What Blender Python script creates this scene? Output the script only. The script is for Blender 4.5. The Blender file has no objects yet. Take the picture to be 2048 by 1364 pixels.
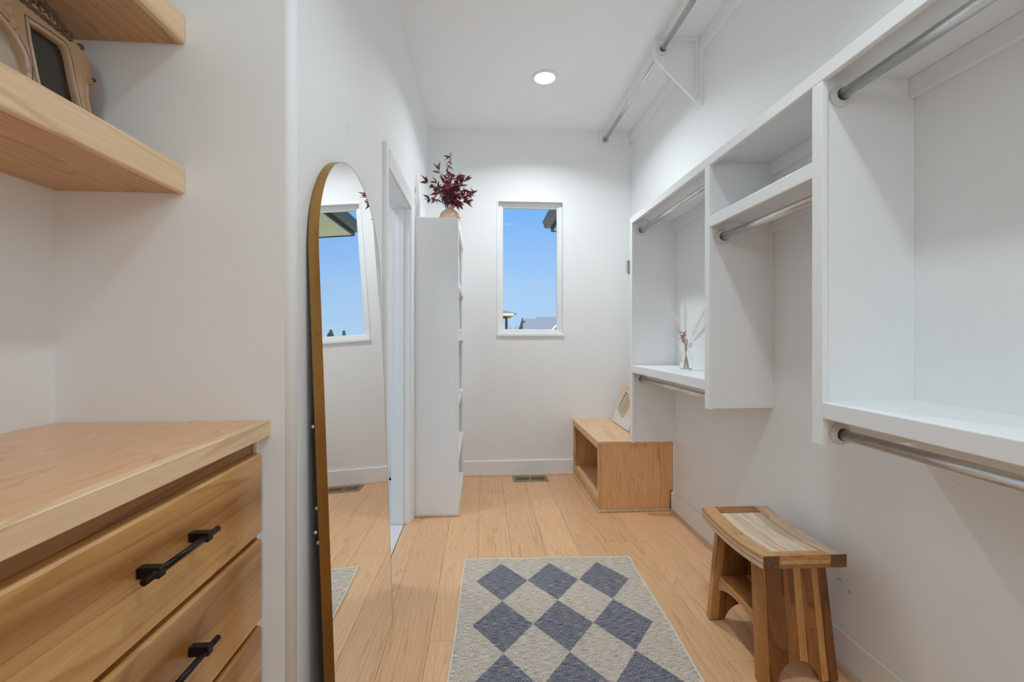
import bpy, bmesh, math, random
from mathutils import Vector, Matrix, noise
random.seed(7)
SC = bpy.context.scene
COL = SC.collection
PI = math.pi

# ------------------------------------------------------------------ camera
CE = 3.048
cam = bpy.data.cameras.new('camera'); camo = bpy.data.objects.new('camera', cam); COL.objects.link(camo)
camo.location = (0, 0, 1.2269)
camo.rotation_euler = (math.radians(90), 0, math.radians(-3.944))
cam.sensor_fit = 'HORIZONTAL'; cam.sensor_width = 36.0
cam.lens = 877.3 / 2048 * 36.0
cam.shift_y = -9.9 / 2048
cam.clip_start = 0.02; cam.clip_end = 500
SC.camera = camo

# ------------------------------------------------------------------ world
SC.view_settings.view_transform = 'Standard'; SC.view_settings.look = 'None'
SC.view_settings.exposure = 0.3; SC.view_settings.gamma = 1.0; SC.view_settings.use_curve_mapping = False
W = bpy.data.worlds.new('sky'); SC.world = W; W.use_nodes = True
nt = W.node_tree; nt.nodes.clear()
tc = nt.nodes.new('ShaderNodeTexCoord'); sx = nt.nodes.new('ShaderNodeSeparateXYZ')
rp = nt.nodes.new('ShaderNodeValToRGB'); bg = nt.nodes.new('ShaderNodeBackground'); wo = nt.nodes.new('ShaderNodeOutputWorld')
nt.links.new(tc.outputs['Generated'], sx.inputs[0])
mp = nt.nodes.new('ShaderNodeMapRange'); mp.inputs[1].default_value = -0.1; mp.inputs[2].default_value = 1.0
nt.links.new(sx.outputs['Z'], mp.inputs[0])
cn = nt.nodes.new('ShaderNodeTexNoise'); cn.inputs['Scale'].default_value = 2.2; cn.inputs['Detail'].default_value = 5
cm = nt.nodes.new('ShaderNodeMapping'); cm.inputs['Scale'].default_value = (1, 1, 7)
nt.links.new(tc.outputs['Generated'], cm.inputs[0]); nt.links.new(cm.outputs[0], cn.inputs[0])
els = [(0.0, (.30, .32, .30)), (.088, (.33, .36, .35)), (.093, (.49, .71, .97)), (.165, (.43, .67, .98)), (.34, (.215, .51, 1.0)), (.7, (.13, .36, .88)), (1.0, (.10, .28, .76))]
while len(rp.color_ramp.elements) < len(els): rp.color_ramp.elements.new(.5)
for e, (p, c) in zip(rp.color_ramp.elements, els): e.position = p; e.color = (*c, 1)
nt.links.new(mp.outputs[0], rp.inputs[0])
mxw = nt.nodes.new('ShaderNodeMixRGB'); mxw.inputs[2].default_value = (.62, .78, .98, 1)
mrw = nt.nodes.new('ShaderNodeMapRange'); mrw.inputs[1].default_value = .52; mrw.inputs[2].default_value = .85; mrw.inputs[4].default_value = .35
nt.links.new(cn.outputs[0], mrw.inputs[0]); nt.links.new(mrw.outputs[0], mxw.inputs[0]); nt.links.new(rp.outputs[0], mxw.inputs[1])
nt.links.new(mxw.outputs[0], bg.inputs[0]); bg.inputs[1].default_value = 0.815
nt.links.new(bg.outputs[0], wo.inputs[0])

# ------------------------------------------------------------------ lights
sun = bpy.data.lights.new('sun', 'SUN'); sun.energy = 5.0; sun.angle = .01; sun.color = (1, .95, .88)
so = bpy.data.objects.new('sun', sun); COL.objects.link(so)
so.rotation_euler = Vector((.45, .75, -.75)).to_track_quat('-Z', 'Y').to_euler()
LIGHTS = [(.443, 3.066), (.43, .72)]
P_LAMP = [11.8, 6.6]
SPREAD = [142, 125]
LC = (.875, .95, .985)
LN = (.77, .925, 1.0)
def lamp(x, y, z, p, size, col=LC, name='downlight_lamp', spread=150):
    l = bpy.data.lights.new(name, 'AREA'); l.shape = 'DISK'; l.size = size; l.energy = p; l.color = col; l.spread = math.radians(spread)
    o = bpy.data.objects.new(name, l); COL.objects.link(o); o.location = (x, y, z)
    return o
for (x, y), p, sp_, c_ in zip(LIGHTS, P_LAMP, SPREAD, (LC, LN)): lamp(x, y, CE - .012, p, .13, col=c_, spread=sp_)
lamp(-1.3, 2.5, CE - .06, 9, .3, name='bathroom_lamp')
PX, PY, PZ, PR = .05, -1.35, 2.30, .17      # added, unseen globe behind the camera: fill light for the near end
gl = bpy.data.lights.new('fill_pendant_bulb', 'POINT'); gl.energy = 14.5; gl.color = LN; gl.shadow_soft_size = PR - .02
go = bpy.data.objects.new('fill_pendant_bulb', gl); COL.objects.link(go); go.location = (PX, PY, PZ - PR - .16)

SC.cycles.use_denoising = True
SC.cycles.use_adaptive_sampling = True; SC.cycles.adaptive_threshold = .05
SC.cycles.max_bounces = 12; SC.cycles.diffuse_bounces = 7; SC.cycles.glossy_bounces = 6; SC.cycles.transmission_bounces = 8
SC.cycles.transparent_max_bounces = 12
SC.cycles.sample_clamp_indirect = 6.0

# ------------------------------------------------------------------ materials
def mat(name, col=(.8, .8, .8), rough=.5, metal=0.0, spec=.5):
    m = bpy.data.materials.new(name); m.use_nodes = True
    b = m.node_tree.nodes['Principled BSDF']
    b.inputs['Base Color'].default_value = (*col, 1); b.inputs['Roughness'].default_value = rough
    b.inputs['Metallic'].default_value = metal; b.inputs['Specular IOR Level'].default_value = spec
    return m
def N(m, t): return m.node_tree.nodes.new(t)
def L(m, a, b): m.node_tree.links.new(a, b)
def BS(m): return m.node_tree.nodes['Principled BSDF']
def paint(name, col, rough=.55, bump=.0, bscale=150, var=.012):
    m = mat(name, col, rough, spec=.35)
    t = N(m, 'ShaderNodeTexCoord'); n = N(m, 'ShaderNodeTexNoise'); n.inputs['Scale'].default_value = 1.7; n.inputs['Detail'].default_value = 3
    L(m, t.outputs['Object'], n.inputs[0])
    mr = N(m, 'ShaderNodeMapRange'); mr.inputs[3].default_value = 1 - var; mr.inputs[4].default_value = 1 + var
    L(m, n.outputs[0], mr.inputs[0])
    mx = N(m, 'ShaderNodeVectorMath'); mx.operation = 'SCALE'; mx.inputs[0].default_value = col
    L(m, mr.outputs[0], mx.inputs['Scale']); L(m, mx.outputs[0], BS(m).inputs['Base Color'])
    if bump:
        n2 = N(m, 'ShaderNodeTexNoise'); n2.inputs['Scale'].default_value = bscale; n2.inputs['Detail'].default_value = 4
        L(m, t.outputs['Object'], n2.inputs[0])
        bp = N(m, 'ShaderNodeBump'); bp.inputs['Strength'].default_value = bump; bp.inputs['Distance'].default_value = .002
        L(m, n2.outputs[0], bp.inputs['Height']); L(m, bp.outputs[0], BS(m).inputs['Normal'])
    return m
def wood(name, cols, axis='Y', rings=9.0, rough=.35, gs=1.0, fiber=.25, var=.12, stretch=.09, streak=None, bump=.05, coat=0.0, hue=0.0):
    """cols: light -> dark ring colours. The grain runs along axis."""
    m = mat(name, cols[0], rough)
    t = N(m, 'ShaderNodeTexCoord'); oi = N(m, 'ShaderNodeObjectInfo')
    add = N(m, 'ShaderNodeVectorMath'); add.operation = 'MULTIPLY_ADD'
    cb = N(m, 'ShaderNodeCombineXYZ')
    for i, k in enumerate((13.7, 7.3, 5.1)):
        mm = N(m, 'ShaderNodeMath'); mm.operation = 'MULTIPLY'; mm.inputs[1].default_value = k * 3
        L(m, oi.outputs['Random'], mm.inputs[0]); L(m, mm.outputs[0], cb.inputs[i])
    av = N(m, 'ShaderNodeVectorMath'); av.operation = 'ADD'
    L(m, t.outputs['Object'], av.inputs[0]); L(m, cb.outputs[0], av.inputs[1])
    mpn = N(m, 'ShaderNodeMapping'); s = [gs, gs, gs]; s['XYZ'.index(axis)] = gs * stretch; mpn.inputs['Scale'].default_value = s
    L(m, av.outputs[0], mpn.inputs[0])
    n1 = N(m, 'ShaderNodeTexNoise'); n1.inputs['Scale'].default_value = 5.0; n1.inputs['Detail'].default_value = 2.0; n1.inputs['Roughness'].default_value = .45; n1.inputs['Distortion'].default_value = .4
    L(m, mpn.outputs[0], n1.inputs[0])
    mu = N(m, 'ShaderNodeMath'); mu.operation = 'MULTIPLY'; mu.inputs[1].default_value = rings
    L(m, n1.outputs[0], mu.inputs[0])
    fr = N(m, 'ShaderNodeMath'); fr.operation = 'FRACT'; L(m, mu.outputs[0], fr.inputs[0])
    r = N(m, 'ShaderNodeValToRGB'); r.color_ramp.interpolation = 'EASE'
    r.color_ramp.elements[0].position = 0.0; r.color_ramp.elements[0].color = (*cols[0], 1)
    r.color_ramp.elements[1].position = .78; r.color_ramp.elements[1].color = (*cols[1], 1)
    e = r.color_ramp.elements.new(.92); e.color = (*cols[2], 1)
    e = r.color_ramp.elements.new(1.0); e.color = (*cols[0], 1)
    L(m, fr.outputs[0], r.inputs[0])
    # fibres
    mp2 = N(m, 'ShaderNodeMapping'); s = [170 * gs] * 3; s['XYZ'.index(axis)] = 5 * gs; mp2.inputs['Scale'].default_value = s
    L(m, av.outputs[0], mp2.inputs[0])
    n2 = N(m, 'ShaderNodeTexNoise'); n2.inputs['Scale'].default_value = 1.0; n2.inputs['Detail'].default_value = 3
    L(m, mp2.outputs[0], n2.inputs[0])
    mr = N(m, 'ShaderNodeMapRange'); mr.inputs[1].default_value = .3; mr.inputs[2].default_value = .7; mr.inputs[3].default_value = 1 - fiber; mr.inputs[4].default_value = 1 + fiber * .6
    L(m, n2.outputs[0], mr.inputs[0])
    sc = N(m, 'ShaderNodeVectorMath'); sc.operation = 'SCALE'
    L(m, r.outputs[0], sc.inputs[0]); L(m, mr.outputs[0], sc.inputs['Scale'])
    last = sc.outputs[0]
    if streak:
        mp3 = N(m, 'ShaderNodeMapping'); s = [gs * 1.0] * 3; s['XYZ'.index(axis)] = gs * .12; mp3.inputs['Scale'].default_value = s
        L(m, av.outputs[0], mp3.inputs[0])
        n3 = N(m, 'ShaderNodeTexNoise'); n3.inputs['Scale'].default_value = streak[1]; n3.inputs['Detail'].default_value = 3; n3.inputs['Roughness'].default_value = .5; n3.inputs['Distortion'].default_value = .6
        L(m, mp3.outputs[0], n3.inputs[0])
        rr = N(m, 'ShaderNodeMapRange'); rr.inputs[1].default_value = streak[2]; rr.inputs[2].default_value = streak[3]
        L(m, n3.outputs[0], rr.inputs[0])
        mx = N(m, 'ShaderNodeMixRGB'); mx.blend_type = 'MULTIPLY'; mx.inputs[2].default_value = (*streak[0], 1)
        L(m, rr.outputs[0], mx.inputs[0]); L(m, last, mx.inputs[1]); last = mx.outputs[0]
    # variation from board to board
    mv = N(m, 'ShaderNodeMapRange'); mv.inputs[3].default_value = 1 - var; mv.inputs[4].default_value = 1 + var
    L(m, oi.outputs['Random'], mv.inputs[0])
    sc2 = N(m, 'ShaderNodeVectorMath'); sc2.operation = 'SCALE'
    L(m, last, sc2.inputs[0]); L(m, mv.outputs[0], sc2.inputs['Scale']); L(m, sc2.outputs[0], BS(m).inputs['Base Color'])
    if bump:
        bp = N(m, 'ShaderNodeBump'); bp.inputs['Strength'].default_value = bump; bp.inputs['Distance'].default_value = .001
        L(m, n2.outputs[0], bp.inputs['Height']); L(m, bp.outputs[0], BS(m).inputs['Normal'])
    if coat: BS(m).inputs['Coat Weight'].default_value = coat; BS(m).inputs['Coat Roughness'].default_value = .12
    return m
WALL = (.895, .905, .91)
M_wall = paint('wall_paint', WALL, .6, .12, 120)
M_ceil = paint('ceiling_paint', (.92, .92, .92), .7, .3, 60)
M_trim = paint('trim_paint', (.90, .905, .91), .38, .03, 60)
M_closet = paint('closet_paint', (.90, .903, .906), .36, .05, 90)
M_floor = wood('oak_planks', ((.80, .485, .265), (.765, .45, .24), (.67, .36, .17)), 'Y', 16, .36, 2.0, .10, .08, .055, bump=.03)
M_shoe = wood('raw_maple_molding', ((.72, .56, .40), (.66, .50, .34), (.58, .42, .27)), 'Y', 6, .5, 1, .1, .04)
M_counter = wood('maple_counter', ((.84, .43, .165), (.81, .405, .15), (.71, .33, .11)), 'Y', 12, .22, 1.7, .06, .04, .14, coat=.3)
M_edge = wood('maple_edging', ((.88, .64, .40), (.85, .60, .365), (.74, .48, .27)), 'Y', 7, .38, 1.2, .08, .04, .12)
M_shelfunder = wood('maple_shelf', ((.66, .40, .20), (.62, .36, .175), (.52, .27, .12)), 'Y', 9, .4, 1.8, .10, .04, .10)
M_drawer = wood('alder_drawers', ((.74, .42, .15), (.70, .37, .125), (.58, .29, .09)), 'Y', 8, .24, 1.1, .12, .05, .12, streak=((.40, .25, .13), 3.4, .48, .68), coat=.3)
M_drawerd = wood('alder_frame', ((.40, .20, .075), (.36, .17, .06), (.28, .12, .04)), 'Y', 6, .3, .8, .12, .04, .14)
M_benchside = wood('cherry_side', ((.86, .50, .255), (.81, .455, .22), (.66, .335, .14)), 'Z', 11, .42, 2.9, .10, .03, .075)
M_benchtop = wood('maple_bench_top', ((.84, .56, .33), (.81, .53, .30), (.72, .44, .23)), 'Y', 8, .35, 1.8, .08, .03, .18)
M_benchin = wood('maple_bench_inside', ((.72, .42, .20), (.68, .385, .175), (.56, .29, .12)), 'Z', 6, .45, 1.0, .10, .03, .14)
TEAK = {}
for nm, c in (('pale', (.66, .44, .26)), ('cream', (.74, .58, .42)), ('light', (.64, .33, .11)), ('honey', (.52, .235, .065)), ('mid', (.36, .145, .04)), ('dark', (.25, .09, .022)), ('end', (.20, .09, .035))):
    d = tuple(v * .78 for v in c); e = tuple(v * .55 for v in c)
    TEAK[nm] = wood('teak_' + nm, (c, d, e), 'Z' if nm in ('mid', 'dark', 'honey', 'light') else 'Y', 7, .38, 1.6, .16, .07, .12)
TEAKY = {nm: wood('teak_long_' + nm, (c, tuple(v * .88 for v in c), tuple(v * .68 for v in c)), 'Y', 8, .38, 2.2, .12, .06, .10) for nm, c in (('light', (.66, .38, .17)), ('honey', (.58, .27, .085)), ('mid', (.42, .17, .05)), ('pale', (.76, .54, .36)), ('cream', (.84, .66, .50)))}
M_steel = mat('brushed_steel_rod', (.74, .74, .73), .27, 1.0)
def brushed(m, axis='Y'):
    t = N(m, 'ShaderNodeTexCoord'); mp_ = N(m, 'ShaderNodeMapping'); s = [260] * 3; s['XYZ'.index(axis)] = 9; mp_.inputs['Scale'].default_value = s
    n = N(m, 'ShaderNodeTexNoise'); L(m, t.outputs['Object'], mp_.inputs[0]); L(m, mp_.outputs[0], n.inputs[0])
    r = N(m, 'ShaderNodeMapRange'); r.inputs[3].default_value = .2; r.inputs[4].default_value = .42
    L(m, n.outputs[0], r.inputs[0]); L(m, r.outputs[0], BS(m).inputs['Roughness'])
brushed(M_steel)
M_flange = mat('white_plastic_flange', (.74, .74, .73), .4)
M_hole = mat('socket_dark', (.05, .05, .05), .6)
M_black = mat('black_bronze_pull', (.016, .011, .010), .34, .6)
M_mirror = mat('mirror_silver', (.93, .94, .94), .0, 1.0)
M_gold = mat('brushed_gold_frame', (.42, .235, .07), .36, .85); brushed(M_gold, 'Z')
M_back = mat('mirror_backing', (.022, .018, .016), .7)
M_chrome = mat('chrome_screw', (.75, .74, .70), .25, 1.0)
M_leaf = mat('burgundy_leaf', (.19, .02, .03), .5)
M_leaf2 = mat('burgundy_leaf_pale', (.30, .05, .065), .5)
M_leaf3 = mat('burgundy_leaf_dark', (.085, .014, .018), .55)
M_stem = mat('reddish_stem', (.10, .045, .035), .6)
M_vase = paint('blush_ceramic', (.72, .50, .39), .55, .2, 80, .06)
M_plume = mat('pampas_white', (.92, .91, .86), .8)
_pb = BS(M_plume); _tr = N(M_plume, 'ShaderNodeBsdfTranslucent'); _tr.inputs[0].default_value = (.95, .94, .90, 1)
_mx = N(M_plume, 'ShaderNodeMixShader'); _mx.inputs[0].default_value = .7
L(M_plume, _pb.outputs[0], _mx.inputs[1]); L(M_plume, _tr.outputs[0], _mx.inputs[2]); L(M_plume, _mx.outputs[0], M_plume.node_tree.nodes['Material Output'].inputs[0])
M_dry = mat('dried_blossom', (.52, .30, .19), .8)
M_straw = mat('straw_stem', (.62, .50, .34), .8)
M_petal = mat('pale_lunaria', (.88, .86, .80), .5)
M_cream = mat('cream_binding', (.78, .71, .60), .85)
M_canvas = paint('canvas_edge', (.70, .62, .50), .85, .2, 300, .05)
M_ornate = paint('weathered_gilt_wood', (.56, .36, .215), .6, .35, 120, .14)
M_ornate_d = paint('aged_carving', (.15, .095, .055), .55, .4, 160, .3)
M_ornate_l = paint('aged_pink_bead', (.60, .45, .36), .5, .2, 160, .1)
M_photo = mat('dark_photo_glass', (.035, .028, .022), .06)
M_matboard = mat('beige_photo_mat', (.50, .42, .31), .5)
M_vent = mat('tan_metal_register', (.30, .23, .155), .45, .4)
M_dark = mat('duct_dark', (.01, .008, .006), .8)
M_glow = bpy.data.materials.new('downlight_lens'); M_glow.use_nodes = True
M_glow.node_tree.nodes.clear(); _e = M_glow.node_tree.nodes.new('ShaderNodeEmission'); _o = M_glow.node_tree.nodes.new('ShaderNodeOutputMaterial')
_e.inputs[0].default_value = (1, .985, .96, 1); _e.inputs[1].default_value = 4.0; M_glow.node_tree.links.new(_e.outputs[0], _o.inputs[0])
M_tile = paint('pale_floor_tile', (.70, .70, .69), .3, 0, 10, .03)
M_roof = paint('grey_shingle', (.20, .225, .26), .9, .5, 6, .08)
M_siding = paint('pale_siding', (.42, .50, .54), .8, 0, 1, .03)
M_sidingw = paint('white_fascia', (.80, .80, .78), .7, 0, 1, .02)
M_soffit = paint('plywood_soffit', (.92, .84, .52), .8, .1, 20, .06)
M_fascia = paint('slate_fascia', (.055, .075, .085), .6, .1, 20, .1)
M_gutter = mat('dark_gutter', (.035, .035, .04), .35, .3)
M_deck = mat('brown_post', (.12, .075, .05), .8)
M_grass = paint('grass', (.50, .49, .36), .9, 0, 1, .2)
M_twig = mat('bare_twig', (.22, .19, .18), .9)
M_fir = paint('fir_green', (.035, .065, .04), .9, 0, 1, .3)
def glass(name, tint=(1, 1, 1), thin=True, ior=1.45, refl=1.0):
    m = bpy.data.materials.new(name); m.use_nodes = True; n = m.node_tree; n.nodes.clear()
    o = n.nodes.new('ShaderNodeOutputMaterial'); t = n.nodes.new('ShaderNodeBsdfTransparent'); g = n.nodes.new('ShaderNodeBsdfGlossy')
    f = n.nodes.new('ShaderNodeFresnel'); f.inputs[0].default_value = ior; mx = n.nodes.new('ShaderNodeMixShader')
    t.inputs[0].default_value = (*tint, 1); g.inputs['Roughness'].default_value = .01; g.inputs[0].default_value = (refl, refl, refl, 1)
    n.links.new(f.outputs[0], mx.inputs[0]); n.links.new(t.outputs[0], mx.inputs[1]); n.links.new(g.outputs[0], mx.inputs[2]); n.links.new(mx.outputs[0], o.inputs[0])
    return m
M_glass = glass('window_glass', (.985, .99, .99), refl=.35)
M_bottle = mat('clear_bottle_glass', (.98, .99, .99), .02); BS(M_bottle).inputs['Transmission Weight'].default_value = 1.0; BS(M_bottle).inputs['IOR'].default_value = 1.12

# ------------------------------------------------------------------ helpers
LOC = {}
def thing(name, label, cat, loc=(0, 0, 0), group=None):
    o = bpy.data.objects.new(name, None); COL.objects.link(o); o.location = loc; o.empty_display_size = .05
    o['label'] = label; o['category'] = cat
    if group: o['group'] = group
    LOC[o] = Vector(loc); return o
def obj(name, bm, m, parent=None, kind=None, label=None, origin=None, smooth=False, cat=None, group=None):
    """bm holds world (unrotated) coordinates; the object's origin goes to the middle of its box."""
    if isinstance(bm, bmesh.types.BMesh):
        me = bpy.data.meshes.new(name); bmesh.ops.recalc_face_normals(bm, faces=bm.faces); bm.to_mesh(me); bm.free()
    else: me = bm
    vs = [v.co for v in me.vertices]
    if origin is None:
        origin = Vector([(min(v[i] for v in vs) + max(v[i] for v in vs)) / 2 for i in range(3)])
    else: origin = Vector(origin)
    me.transform(Matrix.Translation(-origin))
    o = bpy.data.objects.new(name, me); COL.objects.link(o)
    if isinstance(m, (list, tuple)):
        for k in m: me.materials.append(k)
    else: me.materials.append(m)
    if smooth:
        for p in me.polygons: p.use_smooth = True
    LOC[o] = origin
    if parent is not None:
        o.parent = parent; o.location = origin - LOC[parent]
    else: o.location = origin
    if kind: o['kind'] = kind
    if label: o['label'] = label
    if cat: o['category'] = cat
    if group: o['group'] = group
    return o
def copy_of(src, loc, parent=None, rot=None, m=None):
    o = src.copy(); COL.objects.link(o); LOC[o] = Vector(loc)
    o.parent = parent; o.location = Vector(loc) - (LOC[parent] if parent is not None else Vector((0, 0, 0)))
    if rot is not None: o.rotation_euler = rot
    return o
def bx(x0, x1, y0, y1, z0, z1, bev=0.0, bm=None, seg=1):
    own = bm is None
    b = bmesh.new()
    r = bmesh.ops.create_cube(b, size=1.0)
    for v in b.verts:
        v.co = Vector((x0 + (v.co.x + .5) * (x1 - x0), y0 + (v.co.y + .5) * (y1 - y0), z0 + (v.co.z + .5) * (z1 - z0)))
    if bev: bmesh.ops.bevel(b, geom=list(b.edges), offset=bev, segments=seg, affect='EDGES', profile=.5)
    if own: return b
    me = bpy.data.meshes.new('t'); b.to_mesh(me); b.free(); bm.from_mesh(me); bpy.data.meshes.remove(me); return bm
def prism(pts, axis, a, b_, bm=None):
    """pts: 2-D outline. axis 'Z': (x,y); 'Y': (x,z); 'X': (y,z). extruded from a to b_."""
    bm = bm or bmesh.new()
    def w(p, t):
        return {'Z': (p[0], p[1], t), 'Y': (p[0], t, p[1]), 'X': (t, p[0], p[1])}[axis]
    A = [bm.verts.new(w(p, a)) for p in pts]; B = [bm.verts.new(w(p, b_)) for p in pts]
    n = len(pts)
    bm.faces.new(A); bm.faces.new(B[::-1])
    for i in range(n): bm.faces.new((A[i], B[i], B[(i + 1) % n], A[(i + 1) % n]))
    return bm
def tube(path, r, seg=8, bm=None, cap=True, r1=None):
    bm = bm or bmesh.new(); path = [Vector(p) for p in path]; rings = []
    n = len(path); up = Vector((0, 0, 1))
    for i, p in enumerate(path):
        d = (path[min(i + 1, n - 1)] - path[max(i - 1, 0)]).normalized()
        a = d.cross(up if abs(d.z) < .95 else Vector((1, 0, 0))).normalized(); b = d.cross(a).normalized()
        rr = r if r1 is None else r + (r1 - r) * i / (n - 1)
        rings.append([bm.verts.new(p + (a * math.cos(2 * PI * k / seg) + b * math.sin(2 * PI * k / seg)) * rr) for k in range(seg)])
    for i in range(n - 1):
        for k in range(seg):
            bm.faces.new((rings[i][k], rings[i][(k + 1) % seg], rings[i + 1][(k + 1) % seg], rings[i + 1][k]))
    if cap: bm.faces.new(rings[0][::-1]); bm.faces.new(rings[-1])
    return bm
def lathe(prof, c, seg=28, bm=None, axis='Z', closed=False):
    bm = bm or bmesh.new(); c = Vector(c); rings = []
    for r, h in prof:
        ring = []
        for k in range(seg):
            a = 2 * PI * k / seg; u, v = r * math.cos(a), r * math.sin(a)
            p = {'Z': (u, v, h), 'Y': (u, h, v), 'X': (h, u, v)}[axis]
            ring.append(bm.verts.new(c + Vector(p)))
        rings.append(ring)
    for i in range(len(rings) - 1):
        for k in range(seg):
            bm.faces.new((rings[i][k], rings[i][(k + 1) % seg], rings[i + 1][(k + 1) % seg], rings[i + 1][k]))
    if closed:
        for k in range(seg): bm.faces.new((rings[-1][k], rings[-1][(k + 1) % seg], rings[0][(k + 1) % seg], rings[0][k]))
    else:
        if prof[0][0] > 1e-5: bm.faces.new(rings[0][::-1])
        if prof[-1][0] > 1e-5: bm.faces.new(rings[-1])
    return bm
def struct(name, bm, m, label=None, smooth=False, origin=None, parent=None):
    return obj(name, bm, m, parent, kind='structure', label=label, smooth=smooth, origin=origin)

# ------------------------------------------------------------------ room shell
XL, XR, D, YF = -.47, 1.342, 3.862, -2.3
AX, AY, AY0 = -1.0313, 1.1357, -.95           # alcove of the dresser
DY0, DY1, DZ = 2.205, 2.922, 2.075           # doorway in the left wall
T = .12
# floor base and planks
floor = struct('floor', bx(-1.2, XR + .05, YF - .05, D + .05, -.06, -.012), M_dark, 'light oak plank floor of the closet', origin=(0, 0, 0))
PW = .19; X0 = -.0215
joints = {0: [3.412], 1: [1.2], 2: [3.132], 3: [1.9], 4: [2.565], 5: [3.3], 6: [1.4, 3.0], -1: [2.552, 1.781], -2: [.9], -3: [1.5]}
def plank_mesh(w, l):
    b = bx(-w / 2, w / 2, -l / 2, l / 2, -.012, 0, 0)
    top = [e for e in b.edges if all(abs(v.co.z) < 1e-6 for v in e.verts)]
    bmesh.ops.bevel(b, geom=top, offset=.0012, segments=1, affect='EDGES')
    return b
for k in range(-6, 8):
    x0 = X0 + k * PW; x1 = x0 + PW
    if k == -3: x0 = -.502      # strip that closes the doorway
    lo = YF if x1 <= XR + .3 else YF
    ys = sorted(joints.get(k, [random.uniform(0, 2)])); 
    while ys[0] > YF + 1.0: ys.insert(0, ys[0] - random.uniform(1.3, 1.9))
    if ys[0] < YF + .2: ys.pop(0)
    ys = [YF] + ys + [D]
    x1 = min(x1, XR)
    for a, b_ in zip(ys[:-1], ys[1:]):
        if k < -3:                          # only inside the alcove
            a, b_ = max(a, AY0), min(b_, AY)
            if b_ - a < .05: continue
        if k < -3 and x1 > -.502: x1 = -.502
        xa = max(x0, AX) if k < -3 else x0
        if x1 - xa < .02: continue
        b = plank_mesh(x1 - xa - .0008, b_ - a - .0008)
        bmesh.ops.translate(b, verts=b.verts, vec=((xa + x1) / 2, (a + b_) / 2, 0))
        obj('plank', b, M_floor, floor)
# walls
wb = bx(-1.2, .1354, D, D + T, 0, CE); bx(.7268, XR + T, D, D + T, 0, CE, bm=wb); bx(.1354, .7268, D, D + T, 0, 1.2362, bm=wb); bx(.1354, .7268, D, D + T, 2.4227, CE, bm=wb)
struct('wall_back', wb, M_wall, 'white end wall with the narrow window')
struct('wall_right', bx(XR, XR + T, YF - T, D + T, 0, CE), M_wall, 'white wall behind the hanging shelves')
# left wall with rounded corner
R = .022
pl = [(XL, DY0), (XL, AY + R)] + [(XL - R + R * math.cos(a), AY + R - R * math.sin(a)) for a in [PI / 2 * i / 10 for i in range(1, 11)]] + [(AX - T, AY), (AX - T, AY + T), (XL - T, AY + T), (XL - T, DY0)]
wl = prism(pl, 'Z', 0, CE); prism([(XL, DY1), (XL, D), (XL - T, D), (XL - T, DY1)], 'Z', 0, CE, wl); prism([(XL, DY0), (XL, DY1), (XL - T, DY1), (XL - T, DY0)], 'Z', DZ, CE, wl)
bx(XL - T, XL, YF, AY0, 0, CE, bm=wl)
wlo = struct('wall_left', wl, M_wall, 'white wall with rounded corner and doorway')
for p in wlo.data.polygons:
    n = p.normal
    if .02 < abs(n.x) < .98 and abs(n.z) < .1: p.use_smooth = True
struct('wall_alcove', bx(AX - T, AX, AY0 - T, AY, 0, CE), M_wall, 'white wall at the back of the dresser alcove')
struct('wall_alcove_side', bx(AX - T, XL - T, AY0 - T, AY0, 0, CE), M_wall)
struct('wall_front', bx(XL - T, XR + T, YF - T, YF, 0, CE), M_wall)
struct('ceiling', bx(-2.4, XR + T, YF - T, D + T, CE, CE + .1), M_ceil, 'smooth white ceiling')
# bathroom beyond the doorway
br = bx(-2.4, -2.3, 1.3, D, 0, CE); bx(-2.4, XL - T, 1.2, 1.3, 0, CE, bm=br)
struct('wall_bathroom', br, M_wall)
tf = struct('floor_bathroom', bx(-2.4, -.502, 1.26, D, -.06, -.012), M_dark, 'pale tile floor beyond the doorway', origin=(-1, 2, 0))
xs = [-2.3 + .3 * i for i in range(6)] + [-.502]
tile = None
for i in range(5):
    for j in range(8):
        a, c = -.505 - .3 * (i + 1), 1.32 + .31 * j
        if c + .3 > D: continue
        if tile is None: tile = obj('tile', bx(a + .0015, a + .2985, c, c + .307, -.012, -.001, .001), M_tile, tf)
        else: copy_of(tile, (a + .15, c + .1535, -.0065), tf)
# baseboards
BH, BT = .133, .015
def baseboard(name, x0, x1, y0, y1, label=None):
    b = bx(x0, x1, y0, y1, 0, BH, .003); return struct(name, b, M_trim, label)
baseboard('baseboard_back', -.158, .812, D - BT, D, 'white baseboard under the window')
baseboard('baseboard_right', XR - BT, XR, YF, 3.004, 'white baseboard along the right wall')
baseboard('baseboard_left', XL, XL + BT, 1.16, 2.12, 'white baseboard behind the arched mirror')
baseboard('baseboard_front', XL, XR, YF, YF + BT)
SH = .017
struct('trim_1', prism([(D - BT, 0), (D - BT, SH), (D - BT - .006, SH - .002), (D - BT - .011, .008), (D - BT - .012, 0)], 'X', -.147, .812), M_shoe, 'raw wood shoe molding under the window')
struct('trim_2', prism([(XR - BT, 0), (XR - BT, SH), (XR - BT - .006, SH - .002), (XR - BT - .011, .008), (XR - BT - .012, 0)], 'Y', YF, 2.993), M_shoe, 'raw wood shoe molding along the right wall')
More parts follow.
